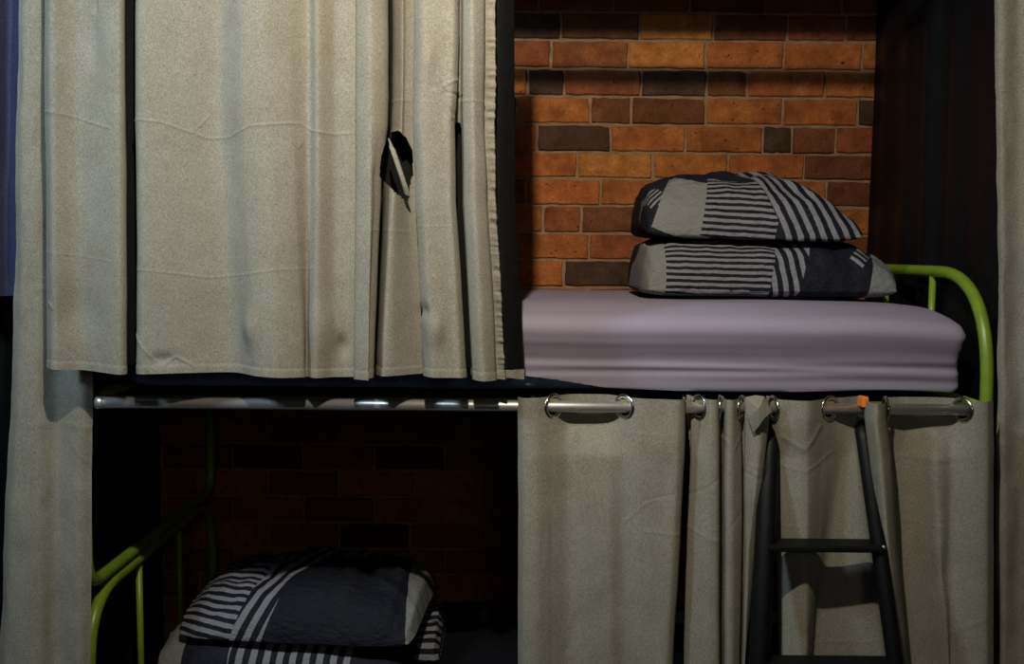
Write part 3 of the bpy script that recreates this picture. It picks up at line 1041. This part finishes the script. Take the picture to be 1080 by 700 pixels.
DENT2 = [(606, 466, 0.012, 0.02, 0.006), (640, 640, 0.03, 0.05, -0.004), (700, 470, 0.02, 0.05, 0.006), (830, 440, 0.012, 0.02, -0.006), (1005, 610, 0.03, 0.06, -0.006), (880, 600, 0.03, 0.05, 0.004)]
lc, G2, Z2, s2 = cloth('curtain_face', [(410, lr(top)), (438, lr(top)), (480, lr(mid)), (570, lr(mid2)), (700, lr(low)), (1100, lr(low))], 'linen', 760, 0.003, ZLT, 0.45,
                       creases=[(a_, b_ * 0.6, c_) for a_, b_, c_ in CR2], dents=DENT2, wr=0.0022, wscale=9, seed=9, holes=holes, smooth_rows=3, hem=None, open_y=R + 0.0375)
to_parent(lc, lowcur)
for g in GR:
    X = W(g, 432, R).x
    r = np.argmin(np.abs(Z2 - Z_ROD))
    d = np.hypot(G2[r, :, 0] - X, G2[r, :, 1] - R)
    c = int(np.argmin(d))
    t = G2[r, min(c + 4, 759)] - G2[r, max(c - 4, 0)]
    tn = Vector((t[0], t[1], 0)).normalized()
    nz = Vector((0, 0, 1)); nn = tn.cross(nz)
    ctr = Vector((G2[r, c, 0], G2[r, c, 1], Z_ROD))
    V, Fc = [], []
    nseg, ns = 32, 10
    for i in range(nseg):
        a_ = 2 * math.pi * i / nseg
        e = tn * math.cos(a_) + nz * math.sin(a_)
        for k in range(ns):
            b_ = 2 * math.pi * k / ns
            V.append(ctr + e * (0.0235 + 0.0048 * math.cos(b_)) + nn * 0.0035 * math.sin(b_))
    for i in range(nseg):
        for k in range(ns):
            j, l = (i + 1) % nseg, (k + 1) % ns
            Fc.append((i * ns + k, j * ns + k, j * ns + l, i * ns + l))
    to_parent(mesh_obj('grommet', V, Fc, 'ring', None, True), lowcur)

fl = [W(786, 419, -0.146), W(797, 417, -0.158), (W(806, 418, -0.160)), W(814, 434, -0.156), W(806, 441, -0.166), W(800, 450, -0.160), W(794, 456, -0.150), W(789, 440, -0.152)]
ctr = W(800, 432, -0.170)
n_ = len(fl)
V = [p for p in fl] + [ctr] + [p + Vector((0.001, 0.006, 0)) for p in fl]
Fc = [(i, n_, (i + 1) % n_) for i in range(n_)] + [(i, (i + 1) % n_, n_ + 1 + (i + 1) % n_, n_ + 1 + i) for i in range(n_)] + [tuple(n_ + 1 + i for i in range(n_))]
to_parent(mesh_obj('folded_corner', V, Fc, 'linen', None, False), lowcur)

# ------------------------------------------------------------------ ladder
lad = empty('bunk_ladder', (W(872, 600, -0.3).x, -0.3, 0))
tag(lad, 'black steel ladder leaning against the bunk in front of the eyelet curtain', 'ladder')
def lt(name, pts, r, mat='black_metal', seg=14):
    return to_parent(tube(name, pts, r, mat, None, seg), lad)

def ladder_y(z):
    return -0.060 - (Z_ROD - z) * 0.37
def lw(px, py):
    Y = -0.2
    for _ in range(12):
        p = W(px, py, Y); Y = ladder_y(p.z)
    return W(px, py, Y)
def ext(a_, b_, z):
    k = (z - a_.z) / (b_.z - a_.z)
    return a_ + (b_ - a_) * k
Ra, Rb = lw(915, 490), lw(943, 690)
La, Lb = lw(811, 490), lw(801, 690)
for a_, b_, rr in ((Ra, Rb, 0.0165), (La, Lb, 0.022)):
    tp = ext(a_, b_, ZRAIL - 0.03)
    lt('rail', fillet([ext(a_, b_, 0.0), tp, (tp.x, -0.006, ZRAIL - 0.03)], 0.03), rr)
for py in (575, 700, 830, 960):
    p = lw(870, py)
    q0, q1 = ext(La, Lb, p.z), ext(Ra, Rb, p.z)
    t_ = box('rung', (q0.x, q1.x, q0.y - 0.030, q0.y + 0.030, p.z - 0.007, p.z + 0.007), 'black_metal', None, 0.004)
    to_parent(t_, lad)
p = lw(929, 575)
bolt = lt('bolt', [p + Vector((0, -0.018, 0)), p + Vector((0, -0.008, 0))], 0.005, 'steel', 8)
p = W(911, 424, -0.122)
to_parent(box('hook_tape', (p.x - 0.007, p.x + 0.007, p.y - 0.012, p.y + 0.02, p.z - 0.010, p.z + 0.012), 'orange', None, 0.003), lad)
